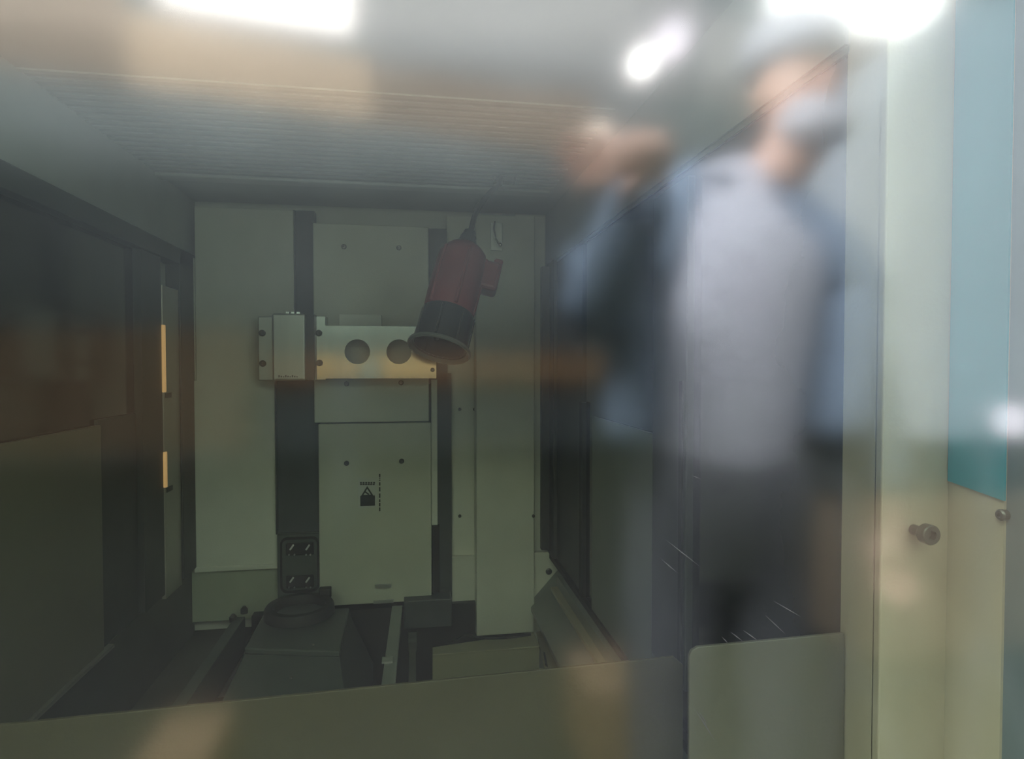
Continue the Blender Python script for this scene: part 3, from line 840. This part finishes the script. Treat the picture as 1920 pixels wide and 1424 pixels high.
for (bx_, by_, w_, h_, lab) in ((1165, 1400, 0.32, 0.26, 'brown cardboard box on the hall floor near the person'), (348, 1480, 0.20, 0.15, 'brown cardboard box on the hall floor at left of the aisle')):
    bq_ = mir(atZ(bx_, by_, 0.0))
    cbx = thing('cardboard_box', bq_, lab, 'box', 'cardboard boxes on the hall floor')
    MB().box(bq_.x - w_ / 2, bq_.x + w_ / 2, bq_.y - 0.15, bq_.y + 0.15, 0, h_).build('carton', 'cardboard', cbx, bevel=0.004)
    MB().box(bq_.x - w_ / 2 + 0.003, bq_.x - 0.003, bq_.y - 0.148, bq_.y + 0.148, h_, h_ + 0.006).build('flap', 'cardboard', cbx)
    MB().box(bq_.x + 0.003, bq_.x + w_ / 2 - 0.003, bq_.y - 0.148, bq_.y + 0.148, h_, h_ + 0.006).build('flap', 'cardboard', cbx)
# tripod lamp added to give a white spot in the reflection
def added_spot_lamp(px, py, Yv, r, lab):
    c = mir(at(px, py, Yv))
    t = thing('added_spot_lamp', (c.x, c.y, 0), lab, 'lamp', 'added hall spot lamps')
    MB().lathe(c, (0, 1, -0.05), [(-0.06, r * 0.6), (0, r), (0.02, r * 1.05)], n=18).build('shell', 'lampshell', t, smooth=True)
    MB().lathe(c, (0, 1, -0.05), [(0.02, r * 0.98), (0.03, r * 0.9)], n=18).build('lens', 'softbulb', t, smooth=True)
    MB().tube([c + Vector((0, -0.05, 0)), (c.x, c.y - 0.05, 0.5)], 0.015, 8).build('pole', 'lampshell', t)
    for k in range(3):
        a = 2.1 * k + 0.5
        MB().tube([(c.x, c.y - 0.05, 0.52), (c.x + 0.2 * math.cos(a), c.y - 0.05 + 0.2 * math.sin(a), 0.01)], 0.012, 8).build('leg', 'lampshell', t)
added_spot_lamp(1882, 788, 1.45, 0.048, 'added tripod lamp giving a bright reflected spot at the right margin')
added_spot_lamp(1620, 640, 1.48, 0.05, 'added tripod lamp giving a bright reflected spot on the beige post')

hq = [mir(at(x, y, 2.05)) for x, y in ((1575, 300), (1800, 0), (2150, -60), (2150, 830), (1560, 830))]
hood = thing('machine_hood', (hq[4].x, hq[4].y, 0), 'pale grey sloping machine hood behind the person, reflected at far right', 'machine')
MB().prism(hq, (0, -0.7, 0)).build('hood', 'h_hood', hood, bevel=0.02)
zl0 = mir(at(1700, 1235, 2.05)).z
zl1 = mir(at(1700, 935, 2.05)).z
MB().box(hq[4].x + 0.14, hq[3].x, hq[4].y - 0.7, hq[4].y, zl0, zl1).build('lower_door', 'h_door', hood, bevel=0.01)
MB().box(hq[4].x + 0.10, hq[3].x, hq[4].y - 0.68, hq[4].y - 0.02, zl1, hq[4].z).build('dark_waist', 'dark', hood)
MB().box(hq[4].x + 0.16, hq[3].x - 0.04, hq[4].y - 0.66, hq[4].y - 0.04, 0, zl0).build('base', 'dark', hood, bevel=0.01)
cq = mir(atZ(1450, 1100, 0.0))
cr_ = thing('storage_crate', cq, 'pale grey crate on the hall floor behind the person', 'crate')
MB().box(cq.x - 0.17, cq.x + 0.17, cq.y - 0.15, cq.y + 0.15, 0, 0.34).build('bin', 'h_hood', cr_, bevel=0.015)
MB().box(cq.x - 0.19, cq.x + 0.19, cq.y - 0.17, cq.y + 0.17, 0.34, 0.39).build('lid', 'h_hood', cr_, bevel=0.012)
# ------------------------------------------------------------------ the person in front of the window
def skin_chain(name, m, verts, edges, radii, parent, root=0, sub=2):
    org = root_loc(parent)
    me = bpy.data.meshes.new(name)
    me.from_pydata([Vector(v) - org for v in verts], edges, [])
    o = bpy.data.objects.new(name, me)
    COL.objects.link(o)
    o.parent = parent
    me.materials.append(M[m])
    sk = o.modifiers.new("skin", 'SKIN')
    sk.use_smooth_shade = True
    layer = me.skin_vertices[0].data if len(me.skin_vertices) else None
    if layer is None:
        bpy.context.view_layer.objects.active = o
        bm = bmesh.new(); bm.from_mesh(me); bm.verts.layers.skin.verify(); bm.to_mesh(me); bm.free()
        layer = me.skin_vertices[0].data
    for i, r in enumerate(radii):
        layer[i].radius = r if isinstance(r, tuple) else (r, r)
        layer[i].use_root = (i == root)
    ss = o.modifiers.new("sub", 'SUBSURF')
    ss.levels = ss.render_levels = sub
    return o

PY = 2 * GY - 1.14                      # the person's plane
hc = mir(at(1478, 205, 1.14))           # face centre
sc_ = mir(at(1375, 362, 1.14))          # shoulder centre
pv = Vector((sc_.x - 0.02, PY - 0.03, 1.02))
per = thing('person', (pv.x, PY, 0), 'person in slate jacket, pale shirt, grey trousers, white cap and mask, reflected at right', 'person')
hxr = hc.x
V = []; E = []; R = []
def nv(p, r, link=None):
    V.append(Vector(p)); R.append(r)
    if link is not None:
        E.append((link, len(V) - 1))
    return len(V) - 1
pel = nv(pv, (0.105, 0.085))
wai = nv((pv.x, PY - 0.02, 1.16), (0.11, 0.08), pel)
che = nv((sc_.x, PY - 0.01, sc_.z - 0.14), (0.155, 0.11), wai)
nec0 = nv((sc_.x + 0.04, PY, sc_.z + 0.0), (0.075, 0.07), che)
nec = nv((hxr - 0.03, PY + 0.03, hc.z - 0.13), (0.062, 0.060), nec0)
jaw = nv((hxr, PY + 0.05, hc.z - 0.065), (0.062, 0.070), nec)
hed = nv((hxr, PY + 0.03, hc.z + 0.03), (0.076, 0.088), jaw)
top = nv((hxr, PY + 0.02, hc.z + 0.09), (0.055, 0.065), hed)
hand_px = {-1: mir(at(1128, 300, 0.86)), 1: Vector((sc_.x + 0.34, PY + 0.03, 0.86))}
arms = {}
for s in (-1, 1):
    shd = nv((sc_.x + s * 0.175, PY - 0.02, sc_.z - 0.075), 0.055, che)
    if s == -1:
        elb = nv(mir(at(1105, 610, 1.02)), 0.045, shd)
        w = mir(at(1245, 275, 0.86))
    else:
        elb = nv((sc_.x + 0.30, PY - 0.03, sc_.z - 0.34), 0.045, shd)
        w = hand_px[1] + Vector((0.0, -0.01, 0.10))
    wr_ = nv(w, 0.028, elb)
    hd = hand_px[s]
    d = (hd - w).normalized()
    plm = nv(w + d * 0.06, (0.036, 0.022), wr_)
    u = d.cross(Vector((0, 1, 0))).normalized()
    for k in range(4):
        offk = (k - 1.5) * 0.019
        L = (0.062, 0.074, 0.070, 0.054)[k]
        k0 = nv(w + d * 0.095 + u * offk, 0.0095, plm)
        k1 = nv(w + d * (0.095 + L * 0.5) + u * offk * 1.05 + Vector((0, 0.008, 0)), 0.0085, k0)
        nv(w + d * (0.095 + L) + u * offk * 1.05 + Vector((0, 0.024, 0)), 0.0075, k1)
    t0 = nv(w + d * 0.05 + u * 0.036 * -s, 0.011, plm)
    nv(w + d * 0.085 + u * 0.052 * -s + Vector((0, 0.012, 0)), 0.009, t0)
    arms[s] = (V[shd].copy(), V[elb].copy(), V[wr_].copy())
legs = {}
for s in (-1, 1):
    hip = nv((pv.x + s * 0.095, PY - 0.03, 0.90), 0.085, pel)
    kn = nv((pv.x + s * 0.11, PY - 0.0, 0.50), 0.058, hip)
    an = nv((pv.x + s * 0.12, PY - 0.03, 0.10), 0.040, kn)
    nv((pv.x + s * 0.13, PY + 0.12, 0.045), 0.035, an)
    legs[s] = (V[hip].copy(), V[kn].copy(), V[an].copy())
skin_chain('body', 'skin', V, E, R, per, root=0)
# shirt
skin_chain('shirt', 'shirt', [(pv.x, PY - 0.01, 0.97), (pv.x, PY, 1.20), (sc_.x, PY + 0.01, sc_.z - 0.16), (sc_.x, PY, sc_.z - 0.055), (sc_.x + 0.04, PY, sc_.z + 0.0), (hxr - 0.045, PY + 0.022, hc.z - 0.155)],
           [(0, 1), (1, 2), (2, 3), (3, 4), (4, 5)], [(0.165, 0.13), (0.16, 0.13), (0.205, 0.145), (0.19, 0.12), (0.105, 0.09), (0.08, 0.078)], per)
# jacket: two open fronts with their sleeves, joined at the back
jv, je, jr = [], [], []
def nj(p, r, l=None):
    jv.append(Vector(p)); jr.append(r)
    if l is not None: je.append((l, len(jv) - 1))
    return len(jv) - 1
j0 = nj((sc_.x, PY - 0.06, sc_.z - 0.12), (0.15, 0.09))
jn = nj((sc_.x + 0.01, PY - 0.035, sc_.z - 0.035), (0.13, 0.085), j0)
j1 = nj((pv.x, PY - 0.08, 1.16), (0.15, 0.09), j0)
nj((pv.x, PY - 0.09, 1.06), (0.16, 0.10), j1)
for s in (-1, 1):
    a, b, c = arms[s]
    sh_ = nj(a + Vector((0, 0.0, 0.012)), 0.098, jn)
    eb = nj(b, 0.070, sh_)
    nj(c + (b - c) * 0.12, 0.056, eb)
    fp = nj((sc_.x + s * 0.215, PY + 0.055, sc_.z - 0.20), (0.055, 0.085), sh_)
    fp2 = nj((pv.x + s * 0.21, PY + 0.055, 1.20), (0.055, 0.085), fp)
    nj((pv.x + s * 0.205, PY + 0.05, 1.12), (0.06, 0.09), fp2)
skin_chain('jacket', 'jacket', jv, je, jr, per)
tv, te, trr = [Vector((pv.x, PY - 0.02, 0.99)), Vector((pv.x, PY - 0.015, 1.20))], [(0, 1)], [(0.18, 0.155), (0.185, 0.155)]
for s in (-1, 1):
    a, b, c = legs[s]
    n0 = len(tv)
    tv += [a, b, c + Vector((0, 0, -0.02))]
    te += [(0, n0), (n0, n0 + 1), (n0 + 1, n0 + 2)]
    trr += [0.115, 0.08, 0.065]
skin_chain('trousers', 'trouser', tv, te, trr, per)
for s in (-1, 1):
    skin_chain('shoe', 'black', [(pv.x + s * 0.12, PY - 0.06, 0.05), (pv.x + s * 0.13, PY + 0.06, 0.045), (pv.x + s * 0.135, PY + 0.15, 0.04)], [(0, 1), (1, 2)], [0.05, 0.05, 0.04], per)
# head wear, eyes, ears
mbm = MB().ball((hxr, PY + 0.012, hc.z + 0.108), 0.105, 20, 12, (0.93, 1.02, 0.70))
mbm.build('cap', 'whitecloth', per, smooth=True)
MB().ball((hxr, PY + 0.085, hc.z - 0.062), 0.075, 18, 12, (0.98, 0.62, 0.72)).build('face_mask', 'whitecloth', per, smooth=True)
for s in (-1, 1):
    MB().ball((hxr + s * 0.031, PY + 0.112, hc.z + 0.022), 0.0095, 10, 8).build('eye', 'eye', per, smooth=True)
    MB().ball((hxr + s * 0.080, PY + 0.025, hc.z + 0.005), 0.026, 10, 8, (0.35, 0.7, 1.1)).build('ear', 'skin', per, smooth=True)
MB().ball((hxr, PY + 0.125, hc.z - 0.005), 0.016, 10, 8, (0.8, 0.9, 1.3)).build('nose', 'skin', per, smooth=True)
